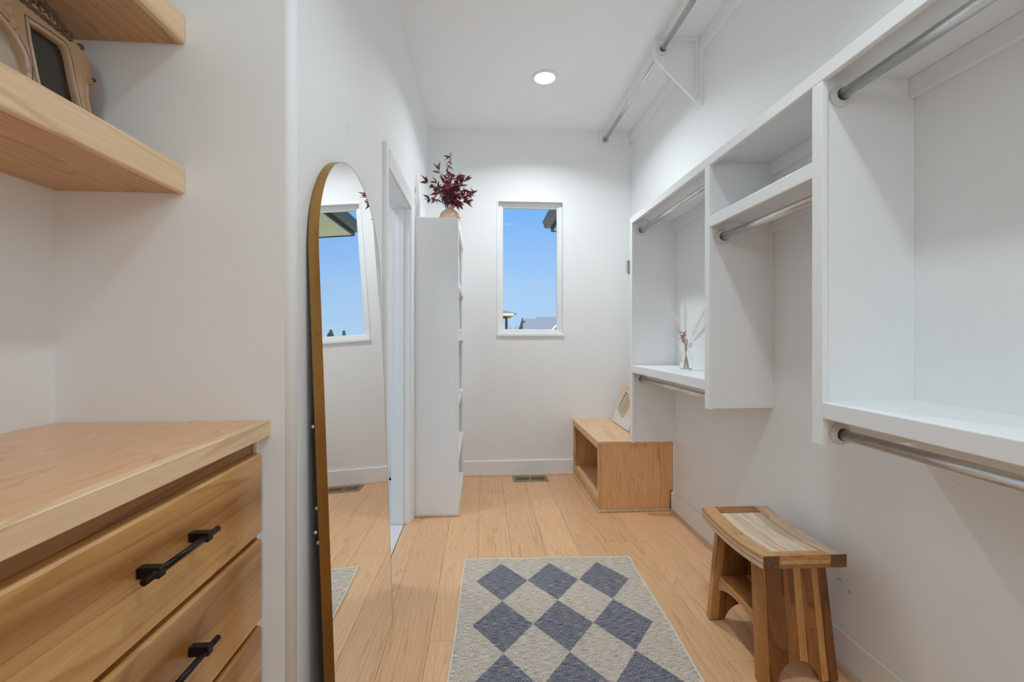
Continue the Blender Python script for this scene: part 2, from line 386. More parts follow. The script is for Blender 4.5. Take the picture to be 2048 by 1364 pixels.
# small scuffs on the paint
M_scuff = mat('scuff', (.30, .28, .26), .8)
wr = bpy.data.objects['wall_right']; wlf = bpy.data.objects['wall_left']
for pth_, r_ in (([(1.570, .312), (1.558, .3125), (1.549, .3095)], .0016), ([(1.522, .297), (1.515, .291), (1.507, .2905)], .0017), ([(1.524, .290), (1.519, .283)], .0010), ([(1.173, .7866), (1.155, .800), (1.138, .810)], .0006)):
    obj('scuff_mark', tube([(XR + .0004, y, z) for y, z in pth_], r_, 5), M_scuff, wr)
obj('scuff_mark', tube([(XL - .0003, y, z) for y, z in ((1.5696, 1.9647), (1.5753, 1.9552), (1.5927, 1.951))], .0007, 5), M_scuff, wlf)
# hanging cleats under the ceiling
struct('trim_3', bx(XR - .018, XR, .9, D, CE - .09, CE, .002), M_closet, 'white cleat board under the ceiling on the right')
struct('trim_4', bx(1.045, XR - .018, D - .018, D, CE - .115, CE, .002), M_closet, 'short white cleat block on the end wall')

# window
win = struct('window_1', bx(.1354, .7268, D + .05, D + .052, 1.2362, 2.4227), M_glass, 'narrow upright window in the end wall', origin=(.43, D, 1.83))
win.name = 'window_1'
x0, x1, z0, z1 = .1354, .7268, 1.2362, 2.4227
def ring_frame(x0, x1, z0, z1, w, y0, y1, bev=.002, wt=None, wbt=None):
    wt = wt or w; wbt = wbt or w
    b = bx(x0, x0 + w, y0, y1, z0, z1, bev); bx(x1 - w, x1, y0, y1, z0, z1, bev, b); bx(x0 + w, x1 - w, y0, y1, z0, z0 + wbt, bev, b); bx(x0 + w, x1 - w, y0, y1, z1 - wt, z1, bev, b)
    return b
# drywall-return jamb liner that stands a little proud, then the vinyl frame and sash
obj('window_jamb', ring_frame(x0 - .004, x1 + .004, z0 - .004, z1 + .004, .014, D - .006, D + .1, .001), M_trim, win, kind='structure')
obj('window_frame', ring_frame(x0 + .01, x1 - .01, z0 + .01, z1 - .01, .034, D + .035, D + .085, .004), M_trim, win, kind='structure')
obj('window_sash', ring_frame(x0 + .04, x1 - .04, z0 + .038, z1 - .04, .014, D + .044, D + .07, .003), M_trim, win, kind='structure')
obj('window_sill', bx(x0 - .006, x1 + .006, D - .016, D + .04, z0 - .012, z0 + .012, .004), M_trim, win, kind='structure')

# doorway: jambs, casing
FX = XL + .018
dr = struct('door_1', bx(XL - T, XL, DY0 - .002, DY0 + .016, 0, DZ), M_trim, 'white cased doorway without a door leaf', origin=(XL, DY0, 0))
obj('door_jamb', bx(XL - T, XL, DY1 - .016, DY1 + .002, 0, DZ, .001), M_trim, dr, kind='structure')
obj('door_head', bx(XL - T, XL, DY0, DY1, DZ - .016, DZ + .002, .001), M_trim, dr, kind='structure')
obj('door_stop', bx(XL - .075, XL - .04, DY1 - .028, DY1 - .016, 0, DZ - .016, .002), M_trim, dr, kind='structure')
CW = .083
def casing_profile(s):  # width fraction -> slight step, s=+1 grows towards +
    return [(0, 0), (0, .010), (.008, .013), (.02, .012), (.06, .016), (.083, .018), (.083, 0)]
prof = casing_profile(1)
obj('door_casing', prism([(XL + h, DY0 + .006 - w) for w, h in prof], 'Z', 0, DZ + CW, None), M_trim, dr, kind='structure')
obj('door_casing', prism([(XL + h, DY1 - .006 + w) for w, h in prof], 'Z', 0, DZ + CW, None), M_trim, dr, kind='structure')
obj('door_casing', prism([(XL + h, DZ - .006 + w) for w, h in prof], 'Y', DY0 + .006, DY1 - .006, None), M_trim, dr, kind='structure')

# ------------------------------------------------------------------ bookshelf against the left of the end wall
UX, UY, UZ = -.1586, 3.009, 2.033
bc = thing('bookshelf', 'tall narrow white bookshelf side-on in far left corner', 'bookshelf', ((XL + UX) / 2, (UY + D) / 2, 0))
obj('side_panel', bx(XL + .002, UX - .019, UY, UY + .019, .0, UZ, .001), M_closet, bc)
obj('side_panel', bx(XL + .002, UX - .019, D - .021, D - .002, .0, UZ, .001), M_closet, bc)
obj('back_panel', bx(XL + .002, XL + .012, UY + .019, D - .021, .0, UZ - .02), M_closet, bc)
obj('top_panel', bx(XL + .002, UX - .019, UY + .019, D - .021, UZ - .019, UZ), M_closet, bc)
for z in (.045, .395, .77, 1.228, 1.604):
    obj('shelf', bx(XL + .012, UX - .019, UY + .019, D - .021, z - .019, z), M_closet, bc)
obj('stile', bx(UX - .019, UX, UY, UY + .04, 0, UZ, .0015), M_closet, bc)
obj('stile', bx(UX - .019, UX, D - .042, D - .002, 0, UZ, .0015), M_closet, bc)
for za, zb in ((0, .05), (.35, .40), (.735, .775), (1.19, 1.232), (1.565, 1.608), (1.977, UZ)):
    obj('rail', bx(UX - .019, UX, UY + .04, D - .042, za, zb, .0015), M_closet, bc)
obj('shoe_molding', bx(XL + .01, UX + .010, UY - .009, UY, 0, .013, .003), M_shoe, bc)
obj('shoe_molding', bx(UX, UX + .010, UY, D - .027, 0, .013, .003), M_shoe, bc)

# ------------------------------------------------------------------ hanging closet on the right
XC = 1.029; ZT = 2.046; SXF = XC + .019
cl = thing('closet_shelving', 'long white built-in hanging shelves along the right wall', 'shelving', (1.2, 1.6, ZT))
YP = [2.961, 1.9345, 1.274, .23]          # near faces of the upright panels
YE = .23
ZB = [.4934, .893, .893, .893]
for y, zb in zip(YP, ZB):
    obj('side_panel', bx(SXF, XR, y + .0, y + .019 if y != YP[0] else y + .019, zb + .003, ZT - .02, .0008), M_closet, cl)
    obj('stile', bx(XC, SXF, y - .0125, y + .0295, zb, ZT - .044, .0025, seg=2), M_closet, cl)
obj('top_panel', bx(SXF, XR, YE, YP[0] + .0295, ZT - .02, ZT), M_closet, cl)
obj('top_rail', bx(XC, SXF, YE - .0125, YP[0] + .0295, ZT - .044, ZT, .0025, seg=2), M_closet, cl)
for a, b_ in ((YP[1] + .019, YP[0]), (YP[2] + .019, YP[1]), (YP[3] + .019, YP[2])):
    obj('wall_cleat', bx(XR - .019, XR, a, b_, ZT - .02 - .062, ZT - .02, .002), M_closet, cl)
# lower shelves of the far and near bays, high shelf of the middle bay
for a, b_, zt in ((YP[1] + .019, YP[0], 1.027), (YP[3] + .019, YP[2], 1.027), (YP[2] + .019, YP[1], 1.770)):
    obj('shelf', bx(SXF, XR, a, b_, zt - .019, zt, .0006), M_closet, cl)
    obj('shelf_rail', bx(XC, SXF, a + .0105, b_ - .0125, zt - .05, zt, .0028, seg=2), M_closet, cl)
    obj('wall_cleat', bx(XR - .019, XR, a, b_, zt - .019 - .045, zt - .019, .002), M_closet, cl)
RX = 1.096; RR = .0165
def flange(y, s, x, z, parent):
    f = obj('rod_flange', lathe([(.0195, 0), (.034, 0), (.034, s * .004), (.031, s * .0065), (.0255, s * .007), (.0235, s * .014), (.0185, s * .014), (.0185, s * .002)], (x, y, z), 28, axis='Y', closed=True), M_flange, parent, smooth=True)
    return f
def rod(y0, y1, x, z, label, fl0=True, fl1=True):
    t = thing('closet_rod', label, 'closet rod', (x, (y0 + y1) / 2, z), 'metal closet rods')
    obj('pole', tube([(x, y0 + .004, z), (x, y1 - .004, z)], RR, 24), M_steel, t, smooth=False)
    for p in t.children: 
        for q in p.data.polygons: q.use_smooth = len(q.vertices) == 4
    if fl0: flange(y0, 1, x, z, t)
    if fl1: flange(y1, -1, x, z, t)
    return t
rod(YP[1] + .019, YP[0], RX, 1.955, 'steel closet rod across the top of the far bay')
rod(YP[1] + .019, YP[0], RX, .931, 'steel closet rod under the far shelf, above the wooden bench')
rod(YP[2] + .019, YP[1], RX, 1.679, 'steel closet rod of the middle bay, below its high shelf')
rod(YP[3] + .019, YP[2], RX, 1.962, 'thick steel closet rod across the top of the nearest bay')
rod(YP[3] + .019, YP[2], RX, .927, 'thick steel closet rod under the nearest shelf')
# ceiling bracket and high rod
KY = 2.607; HRZ = 2.972
kb = thing('rod_bracket', 'white pentagonal rod bracket hanging from ceiling at right wall', 'bracket', (1.2, KY, CE))
kpts = [(1.052, CE), (1.052, 2.921), (1.306, 2.672), (XR - .019, 2.664), (XR - .019, CE)]
obj('bracket_plate', prism(kpts, 'Y', KY, KY + .019), M_closet, kb)
obj('mounting_cleat', bx(1.07, XR - .02, KY - .016, KY, CE - .019, CE, .002), M_closet, kb)
obj('mounting_cleat', bx(XR - .036, XR - .018, KY - .016, KY, 2.70, CE - .02, .002), M_closet, kb)
obj('wall_support', prism([(KY - .03, CE - .09), (KY - .03, 2.665), (KY - .022, 2.635), (KY + .042, 2.635), (KY + .05, 2.665), (KY + .05, CE - .09)], 'X', XR - .019, XR), M_closet, kb)
rod(KY + .019, D - .018, RX, HRZ, 'high steel rod under the ceiling reaching the end wall')
rod(.98, KY, RX, HRZ, 'high steel rod under the ceiling on the near side of the bracket')
kb2 = thing('rod_bracket', 'white rod bracket under ceiling above the camera', 'bracket', (1.2, .96, CE))
obj('bracket_plate', prism(kpts, 'Y', .96, .979), M_closet, kb2)

# ------------------------------------------------------------------ bench
BX0, BY0, BZ = .812, 3.004, .4934
bn = thing('storage_bench', 'low open-fronted maple bench in the far right corner', 'bench', ((BX0 + XR) / 2, (BY0 + D) / 2, 0))
obj('bench_top', bx(BX0 - .006, XR - .001, BY0 - .006, D - .001, BZ - .022, BZ, .002), M_benchtop, bn)
sp = prism([(BX0 + .02, 0), (XR - .022, 0), (XR - .022, BH + .012), (XR - .003, BH + .014), (XR - .003, BZ - .022), (BX0 + .02, BZ - .022)], 'Y', BY0, BY0 + .019)
obj('side_panel', sp, M_benchside, bn)
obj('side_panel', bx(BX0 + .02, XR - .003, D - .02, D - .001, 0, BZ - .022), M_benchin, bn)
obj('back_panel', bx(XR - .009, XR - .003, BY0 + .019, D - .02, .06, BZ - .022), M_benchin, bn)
obj('bottom_shelf', bx(BX0 + .02, XR - .009, BY0 + .019, D - .02, .055, .074), M_benchtop, bn)
obj('stile', bx(BX0, BX0 + .02, BY0, BY0 + .038, .0, BZ - .022, .0015), M_benchin, bn)
obj('stile', bx(BX0, BX0 + .02, D - .04, D - .001, .0, BZ - .022, .0015), M_benchin, bn)
obj('top_rail', bx(BX0, BX0 + .02, BY0 + .038, D - .04, BZ - .06, BZ - .022, .0015), M_benchtop, bn)
obj('bottom_rail', bx(BX0, BX0 + .02, BY0 + .038, D - .04, 0, .074, .0015), M_benchin, bn)
obj('shoe_molding', bx(BX0 - .010, XR - .024, BY0 - .010, BY0, 0, .017, .004), M_shoe, bn)
obj('shoe_molding', bx(BX0 - .010, BX0, BY0, D - .027, 0, .017, .004), M_shoe, bn)

# canvas art leaning on the bench
ART_L, ART_H = .44, .36
m_art = mat('abstract_print', (.74, .66, .54), .8)
def art_nodes(m):
    t = N(m, 'ShaderNodeTexCoord'); s = N(m, 'ShaderNodeSeparateXYZ'); L(m, t.outputs['Object'], s.inputs[0])
    n = N(m, 'ShaderNodeTexNoise'); n.inputs['Scale'].default_value = 7; L(m, t.outputs['Object'], n.inputs[0])
    r = N(m, 'ShaderNodeValToRGB'); r.color_ramp.elements[0].position = .35; r.color_ramp.elements[0].color = (.76, .70, .58, 1)
    r.color_ramp.elements[1].position = .6; r.color_ramp.elements[1].color = (.80, .60, .42, 1)
    L(m, n.outputs[0], r.inputs[0])
    lo = N(m, 'ShaderNodeMapRange'); lo.inputs[1].default_value = -.10; lo.inputs[2].default_value = -.05; L(m, s.outputs['Z'], lo.inputs[0])
    mx = N(m, 'ShaderNodeMixRGB'); mx.inputs[1].default_value = (.80, .80, .77, 1); L(m, lo.outputs[0], mx.inputs[0]); L(m, r.outputs[0], mx.inputs[2])
    L(m, mx.outputs[0], BS(m).inputs['Base Color'])
art_nodes(m_art)
AX0, AYc = 1.118, 3.712
art = thing('canvas_print', 'small beige canvas print with dark curved strokes leaning on the bench', 'picture', (AX0, AYc - ART_L / 2, BZ))
obj('canvas', bx(AX0, AX0 + .016, AYc - ART_L, AYc, BZ, BZ + ART_H, .002), M_canvas, art)
obj('printed_face', bx(AX0 - .0012, AX0, AYc - ART_L + .002, AYc - .002, BZ + .002, BZ + ART_H - .002), m_art, art)
M_stroke = mat('charcoal_ink', (.10, .075, .055), .7)
M_stroke2 = mat('umber_ink', (.30, .22, .15), .7)
sb = bmesh.new(); sb2 = bmesh.new()
for i in range(6):   # sheaf of long curved strokes fanning to the right
    y0 = AYc - .075 - i * .034; zb0 = BZ + .11 - .010 * min(i, 4)
    pth = [(AX0 - .0017, y0 - .03 * t - .075 * t * t, zb0 + t * (.165 - .004 * i)) for t in [k / 9 for k in range(10)]]
    tube(pth, .0026, 5, sb if i % 2 == 0 else sb2, r1=.0045 if i % 3 == 0 else .0022)
for z in (.24, .268, .31):
    tube([(AX0 - .0016, AYc - .10 - .02 * t, BZ + z + .003 * math.sin(t)) for t in range(9)], .0012, 4, sb2)
obj('ink_stroke', sb, M_stroke, art); obj('ink_stroke', sb2, M_stroke2, art)
obj('easel_strut', prism([(AX0 + .016, BZ + .25), (AX0 + .022, BZ + .25), (AX0 + .15, BZ + .046), (AX0 + .142, BZ + .044)], 'Y', AYc - ART_L / 2 - .02, AYc - ART_L / 2 + .02), M_canvas, art)
art.location.z += .0048
art.rotation_euler = (0, math.radians(15.5), math.radians(-1.5))

# grey box on the end wall, its edge just seen beside the far panel
nb = obj('wall_thermostat', bx(1.304, 1.34, D - .022, D, 1.795, 1.905, .003), mat('grey_plastic', (.30, .30, .29), .5), cat='thermostat', label='dark grey edge of small box on end wall behind far closet panel')

# ------------------------------------------------------------------ dresser with countertop
DXF = -.5406; CZ = 1.0162
ds = thing('dresser', 'built-in amber wood dresser with black bar pulls in alcove', 'dresser', (-.78, .1, 0))
DE = AY - .014
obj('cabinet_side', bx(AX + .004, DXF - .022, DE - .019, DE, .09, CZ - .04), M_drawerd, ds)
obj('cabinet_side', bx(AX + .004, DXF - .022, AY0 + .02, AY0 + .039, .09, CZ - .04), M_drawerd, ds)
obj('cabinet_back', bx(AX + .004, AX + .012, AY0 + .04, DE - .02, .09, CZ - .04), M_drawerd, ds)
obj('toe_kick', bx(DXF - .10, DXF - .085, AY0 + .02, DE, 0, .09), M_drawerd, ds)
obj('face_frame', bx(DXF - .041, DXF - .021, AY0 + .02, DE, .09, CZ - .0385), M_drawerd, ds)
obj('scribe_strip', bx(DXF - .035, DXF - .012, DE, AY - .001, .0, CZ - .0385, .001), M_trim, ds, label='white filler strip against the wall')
rows = [(.7440, .9391), (.5302, .7296), (.3166, .5153), (.1030, .3018)]
def drawer(y0, y1, z0, z1, vis):
    # front slab with an eased, slightly tilted top lip
    xf = DXF; xb = DXF - .020
    d = obj('drawer', prism([(xb, z0), (xf - .002, z0), (xf, z0 + .002), (xf, z1 - .006), (xf - .004, z1 - .0015), (xf - .008, z1), (xb, z1)], 'Y', y0, y1), M_drawer, ds)
    if not vis: return d
    yc = (y0 + y1) / 2; zc = (z0 + z1) / 2 + .012
    h = obj('handle', tube([(xf + .030, yc - .094, zc), (xf + .030, yc + .094, zc)], .0058, 12), M_black, d)
    for p in h.data.polygons: p.use_smooth = len(p.vertices) == 4
    for s in (-1, 1):
        obj('handle_post', bx(xf, xf + .036, yc + s * .0615 - .008, yc + s * .0615 + .008, zc - .009, zc + .009, .0015), M_black, d)
    return d
for y1 in (1.1185, .462, -.195):
    for z0_, z1_ in rows: drawer(y1 - .648, y1, z0_, z1_, True)
ct = thing('countertop', 'glossy maple countertop on the amber dresser', 'countertop', (-.78, .1, CZ))
XCF = -.527
obj('counter_slab', bx(AX + .001, XCF - .019, AY0 + .001, AY - .001, CZ - .038, CZ, .0003), M_counter, ct)
obj('edge_band', bx(XCF - .019, XCF, AY0 + .001, AY - .001, CZ - .038, CZ, .0012), M_edge, ct, label='pale maple front edging')
# floating shelves
SXX = -.729
def fshelf(z0, z1, label):
    t = thing('floating_shelf', label, 'shelf', (-.88, .1, z0), 'maple floating shelves above the dresser')
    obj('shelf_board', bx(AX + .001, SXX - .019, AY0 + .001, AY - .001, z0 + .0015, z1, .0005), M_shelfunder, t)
    obj('nosing', bx(SXX - .0185, SXX, AY0 + .001, AY - .001, z0, z1, .004, seg=2), M_edge, t, label='pale maple front board')
    return t
fshelf(1.5772, 1.6454, 'lower thick maple floating shelf carrying the carved frame')
fshelf(1.9454, 2.0158, 'upper thick maple floating shelf at the top left')

# ------------------------------------------------------------------ carved frame on the lower shelf
FXX = -.90; SZ = 1.6454
cf = thing('carved_photo_frame', 'ornate carved gilt-wood photo frame standing on lower maple shelf', 'picture frame', (FXX, .81, SZ))
YC0 = .81
outer_r = [(.81, 1.908), (.85, 1.906), (.88, 1.898), (.91, 1.893), (.94, 1.894), (.968, 1.891), (.99, 1.882), (1.01, 1.876), (1.03, 1.873), (1.048, 1.860), (1.058, 1.845), (1.066, 1.828), (1.067, 1.817), (1.076, 1.812), (1.071, 1.807), (1.062, 1.806), (1.058, 1.795), (1.060, 1.765), (1.066, 1.74), (1.076, 1.71), (1.085, 1.68), (1.088, 1.66), (1.086, SZ + .0042)]
outer = outer_r[::-1] + [(2 * YC0 - y, z) for y, z in outer_r[1:]]
wing = [(.9255, 1.848), (.96, 1.850), (1.000, 1.850), (1.010, 1.842), (1.016, 1.826), (1.024, 1.79), (1.034, 1.755), (1.046, 1.71), (1.050, 1.68), (.965, 1.68), (.955, 1.71), (.946, 1.745), (.938, 1.78), (.931, 1.81)]
oval = [(.81 + .118 * math.cos(a), 1.745 + (.092 if math.sin(a) > 0 else .07) * math.sin(a)) for a in [2 * PI * k / 36 for k in range(36)]]
def curve2d(loops, depth, bev):
    c = bpy.data.curves.new('tmp', 'CURVE'); c.dimensions = '2D'; c.fill_mode = 'BOTH'; c.extrude = depth; c.bevel_depth = bev; c.bevel_resolution = 2
    for lp in loops:
        s = c.splines.new('POLY'); s.points.add(len(lp) - 1); s.use_cyclic_u = True
        for i, (y, z) in enumerate(lp): s.points[i].co = (y, z, 0, 1)
    o = bpy.data.objects.new('tmp', c); COL.objects.link(o)
    me = bpy.data.meshes.new_from_object(o.evaluated_get(bpy.context.evaluated_depsgraph_get()))
    bpy.data.objects.remove(o); bpy.data.curves.remove(c)
    return me
wingL = [(2 * YC0 - y, z) for y, z in wing]
me = curve2d([outer, wing, wingL, oval], .006, .0035)
me.transform(Matrix(((0, 0, 1, FXX), (1, 0, 0, 0), (0, 1, 0, 0), (0, 0, 0, 1))))
bmt = bmesh.new(); bmt.from_mesh(me); bpy.data.meshes.remove(me)
obj('frame_body', bmt, M_ornate, cf)
def rim(path, r, m, name, x=FXX + .009):
    return obj(name, tube([(x, y, z) for y, z in path], r, 7), m, cf, smooth=True)
def grow(lp, k):
    cy = sum(p[0] for p in lp) / len(lp); cz = sum(p[1] for p in lp) / len(lp)
    return [(cy + (y - cy) * k, cz + (z - cz) * k) for y, z in lp]
rim(wing + wing[:1], .0026, M_ornate_l, 'inner_bead'); rim(wingL + wingL[:1], .0026, M_ornate_l, 'inner_bead')
rim(grow(wing, 1.10) + grow(wing, 1.10)[:1], .0016, M_ornate_d, 'carved_line', FXX + .0085)
rim(oval + oval[:1], .0042, M_ornate_l, 'oval_bead'); rim(grow(oval, 1.07) + grow(oval, 1.07)[:1], .0016, M_ornate_d, 'carved_line', FXX + .0085)
rim([(y - .004 if y > .9 else y, z - .004) for y, z in outer_r[8:]], .0032, M_ornate, 'outer_bead')
rim([(y - .011, z - .002) for y, z in outer_r[12:]], .0012, M_ornate_d, 'carved_line', FXX + .0085)
obj('photo_glass', prism([(y, z) for y, z in grow(wing, 1.02)], 'X', FXX - .005, FXX - .003), M_photo, cf, label='dark glass of the side opening')
obj('photo_glass', prism([(y, z) for y, z in grow(wingL, 1.02)], 'X', FXX - .005, FXX - .003), M_photo, cf)
obj('mat_board', prism([(y, z) for y, z in grow(oval, 1.02)], 'X', FXX - .006, FXX - .004), M_matboard, cf, label='beige card in the oval opening')
# crest of scrolled leaves
def scroll(bm, y, z, r, turns, s, th):
    pts = []
    for k in range(22):
        a = k / 21 * turns * 2 * PI; rr = r * (1 - .8 * k / 21)
        pts.append((FXX + .010 + .003 * math.sin(k * .4), y + s * rr * math.cos(a), z + rr * math.sin(a)))
    tube(pts, th, 6, bm, r1=th * .6)
for sgn in (1, -1):
    def yy(v): return YC0 + sgn * (v - YC0)
    for (y, z, r, tn, th) in ((.955, 1.893, .013, 1.4, .0045), (.975, 1.889, .011, 1.3, .004), (.993, 1.880, .010, 1.2, .004), (1.010, 1.876, .008, 1.1, .0034), (1.036, 1.866, .008, 1.2, .003), (.925, 1.890, .014, 1.3, .0045), (.895, 1.899, .013, 1.3, .0045), (.86, 1.906, .013, 1.3, .0045), (1.068, 1.812, .006, 1.0, .0022)):
        cb_ = bmesh.new(); scroll(cb_, yy(y), z, r, tn, sgn, th); obj('carved_scroll', cb_, M_ornate_d, cf, smooth=True)
    cb_ = bmesh.new()
    for k in range(9):
        y, z = .90 + .014 * k, 1.880 - .0012 * k
        bmesh.ops.create_icosphere(cb_, subdivisions=2, radius=.006, matrix=Matrix.Translation((FXX + .010, yy(y), z)) @ Matrix.Diagonal((.8, 1.5, .9, 1)))
    obj('carved_bead_row', cb_, M_ornate_d, cf, smooth=True)
for sgn in (1, -1):
    for (y, z, r) in ((.899, 1.825, .011), (.892, 1.843, .009), (.905, 1.808, .006), (1.047, 1.835, .005), (1.053, 1.822, .005), (1.052, 1.808, .0045)):
        cb_ = bmesh.new(); bmesh.ops.create_icosphere(cb_, subdivisions=2, radius=r, matrix=Matrix.Translation((FXX + .009, YC0 + sgn * (y - YC0), z)) @ Matrix.Diagonal((.6, .8, 1.3, 1))); obj('carved_boss', cb_, M_ornate, cf, smooth=True)
obj('easel_strut', prism([(FXX - .009, SZ + .18), (FXX - .014, SZ + .18), (FXX - .075, SZ), (FXX - .068, SZ)], 'Y', .79, .83), M_ornate_d, cf)

# ------------------------------------------------------------------ arched leaning mirror
MX, MA, MY0, MY1, MZC = -.3805, .036, 1.207, 1.911, 1.455
MR = (MY1 - MY0) / 2; MYC = (MY0 + MY1) / 2; MD = .028
mr_ = thing('arched_mirror', 'tall arched gold-framed mirror leaning on the left wall', 'mirror', (MX, MYC, .001))
def arch(inset, n=40, z0=.001):
    r = MR - inset
    return [(MYC + r, z0 + inset), *[(MYC + r * math.cos(a), MZC + r * math.sin(a)) for a in [PI * k / n for k in range(n + 1)]], (MYC - r, z0 + inset)]
fw = .0009
def arch_ring(i0, i1, xa, xb):
    bm = bmesh.new(); A = arch(i0); B = arch(i1); n = len(A); rows_ = []
    for x in (xa, xb):
        rows_.append(([bm.verts.new((x, y, z)) for y, z in A], [bm.verts.new((x, y, z)) for y, z in B]))
    (a0, b0), (a1, b1) = rows_
    for k in range(n):
        j = (k + 1) % n
        for q in ((a0[k], a0[j], a1[j], a1[k]), (b0[k], b1[k], b1[j], b0[j]), (a0[k], b0[k], b0[j], a0[j]), (a1[k], a1[j], b1[j], b1[k])): bm.faces.new(q)
    return bm
obj('frame', arch_ring(0, fw, MX, MX - MD), M_gold, mr_)
obj('mirror_glass', prism(arch(fw), 'X', MX - .0006, MX - .007), M_mirror, mr_)
obj('backing_board', prism(arch(fw), 'X', MX - .0075, MX - .012), M_back, mr_)
obj('back_lip', arch_ring(.001, .02, MX - MD, MX - MD - .0015), M_back, mr_)
st = obj('folded_stand', prism([(MX - MD - .002, .05), (MX - MD - .018, .05), (MX - MD - .014, .95), (MX - MD - .002, 1.18)], 'Y', MY0 + .012, MY0 + .04), M_back, mr_, label='black folded stand leg behind the frame')
for z, dx in ((.985, .006), (.765, .004), (.700, .010), (.672, .004)):
    bs = bmesh.new(); bmesh.ops.create_icosphere(bs, subdivisions=2, radius=.0062, matrix=Matrix.Translation((MX - MD - dx, MY0 + .009, z)))
    obj('screw', bs, M_chrome, mr_, smooth=True)
mr_.rotation_euler = (0, -MA, math.radians(-.3))

# ------------------------------------------------------------------ stool
SCX, SCY = 1.1213, 1.6639; SW, SL, SZT, STH = .30, .4366, .4678, .045
stl = thing('teak_stool', 'curved-top slatted teak stool standing beside the right baseboard', 'stool', (SCX, SCY, 0))
DIP = .019
def zt(y):  # top height along the length, measured from the middle
    return SZT - DIP * (1 - (y / (SL / 2)) ** 2)
def curved(x0, x1, y0, y1, t0, t1, bm=None, n=14, bev=0):
    """board between depths t0<t1 under the curved top."""
    bm = bm or bmesh.new(); rings = []
    for i in range(n + 1):
        y = y0 + (y1 - y0) * i / n; z = zt(y)
        rings.append([bm.verts.new((SCX + x, SCY + y, z - t)) for x, t in ((x0, t0), (x1, t0), (x1, t1), (x0, t1))])
    for i in range(n):
        for k in range(4): bm.faces.new((rings[i][k], rings[i][(k + 1) % 4], rings[i + 1][(k + 1) % 4], rings[i + 1][k]))
    bm.faces.new(rings[0][::-1]); bm.faces.new(rings[-1])
    if bev: bmesh.ops.bevel(bm, geom=[e for e in bm.edges if not e.is_boundary and e.calc_face_angle(0) > .6], offset=bev, segments=1, affect='EDGES')
    return bm
RW = .058
lay = [0, .016, .031, STH]
lay5 = [0, .009, .012, .025, .029, STH]
lc = {-1: ('light', 'mid', 'pale', 'mid', 'pale'), 1: ('pale', 'mid', 'light', 'mid', 'honey')}
for s in (-1, 1):
    xa, xb = (-SW / 2, -SW / 2 + RW) if s < 0 else (SW / 2 - RW, SW / 2)
    for k in range(5):
        o = obj('side_rail_layer', curved(xa, xb, -SL / 2, SL / 2, lay5[k] + (.0002 if k else 0), lay5[k + 1], bev=.0004), [TEAKY[lc[s][k]], TEAK['end']], stl)
        for p in o.data.polygons:
            if abs(p.normal.y) > .95: p.material_index = 1
for s in (-1, 1):
    ya, yb = (-SL / 2, -SL / 2 + .045) if s < 0 else (SL / 2 - .045, SL / 2)
    for k in range(3):
        obj('end_rail_layer', curved(-SW / 2 + RW + .0003, SW / 2 - RW - .0003, ya, yb, lay[k] + (.0004 if k else 0), lay[k + 1], n=4, bev=.0006), TEAKY[('honey', 'light', 'mid')[k]] if s < 0 else TEAKY['mid'], stl)
ns = 5; wI = (SW - 2 * RW) / ns
for k in range(ns):
    xa = -SW / 2 + RW + k * wI
    obj('seat_slat', curved(xa + .0006, xa + wI - .0006, -SL / 2 + .0455, SL / 2 - .0455, .003, .02, bev=.0006), TEAKY[('cream', 'pale', 'cream', 'cream', 'pale')[k]], stl)
# legs: tapered panels glued up from strips, arch cut at the foot
fr_ = [0, .13, .385, .53, .635, .79, .875, 1.0]
lcol = ['honey', 'dark', 'mid', 'light', 'mid', 'light', 'dark']
LT, LB = .262, .288
ztop = SZT - STH + .004; LY0, LY1 = .140, .190; LTH = .028
def leg_strip(f0, f1, s):
    def X(f, z):
        w = LB + (LT - LB) * z / ztop; return -w / 2 + f * w
    def arcz(x):
        r = .076; return math.sqrt(r * r - x * x) if abs(x) < r else 0
    def Y(z, out): return s * (LY1 + (LY0 - LY1) * z / ztop - (0 if out else LTH))
    bm = bmesh.new(); n = 8; front = []
    bot = []
    for i in range(n + 1):
        f = f0 + (f1 - f0) * i / n; x = X(f, 0); z = arcz(x); bot.append((X(f, z), max(z, .005)))
    # cut the seat curve: leg top follows the underside
    top = [(X(f1, ztop), ztop - DIP * .45), (X(f0, ztop), ztop - DIP * .45)]
    outl = bot + top
    F = [bm.verts.new((SCX + x, SCY + Y(z, True), z)) for x, z in outl]; B = [bm.verts.new((SCX + x, SCY + Y(z, False), z)) for x, z in outl]
    bm.faces.new(F); bm.faces.new(B[::-1])
    for i in range(len(outl)): bm.faces.new((F[i], B[i], B[(i + 1) % len(outl)], F[(i + 1) % len(outl)]))
    return bm
for s in (-1, 1):
    for k in range(7):
        obj('leg_strip', leg_strip(fr_[k] + .0012, fr_[k + 1] - .0012, s), TEAK[lcol[k] if s < 0 else ('light', 'mid', 'dark', 'mid', 'dark', 'honey', 'mid')[k]], stl)
    for sx_ in (-.06, .06):
        yv = s * (LY1 + (LY0 - LY1) * .175 / ztop)
        obj('wood_plug', lathe([(.0045, 0), (.0045, s * .0015), (.003, s * .002), (0, s * .002)], (SCX + sx_, SCY + yv, .175), 12, axis='Y'), TEAK['end'], stl)
    for sx_ in (-.112, .112):
        obj('foot_pad', lathe([(.012, 0), (.012, .006)], (SCX + sx_, SCY + s * (LY1 - LTH / 2), 0), 14), M_back, stl)
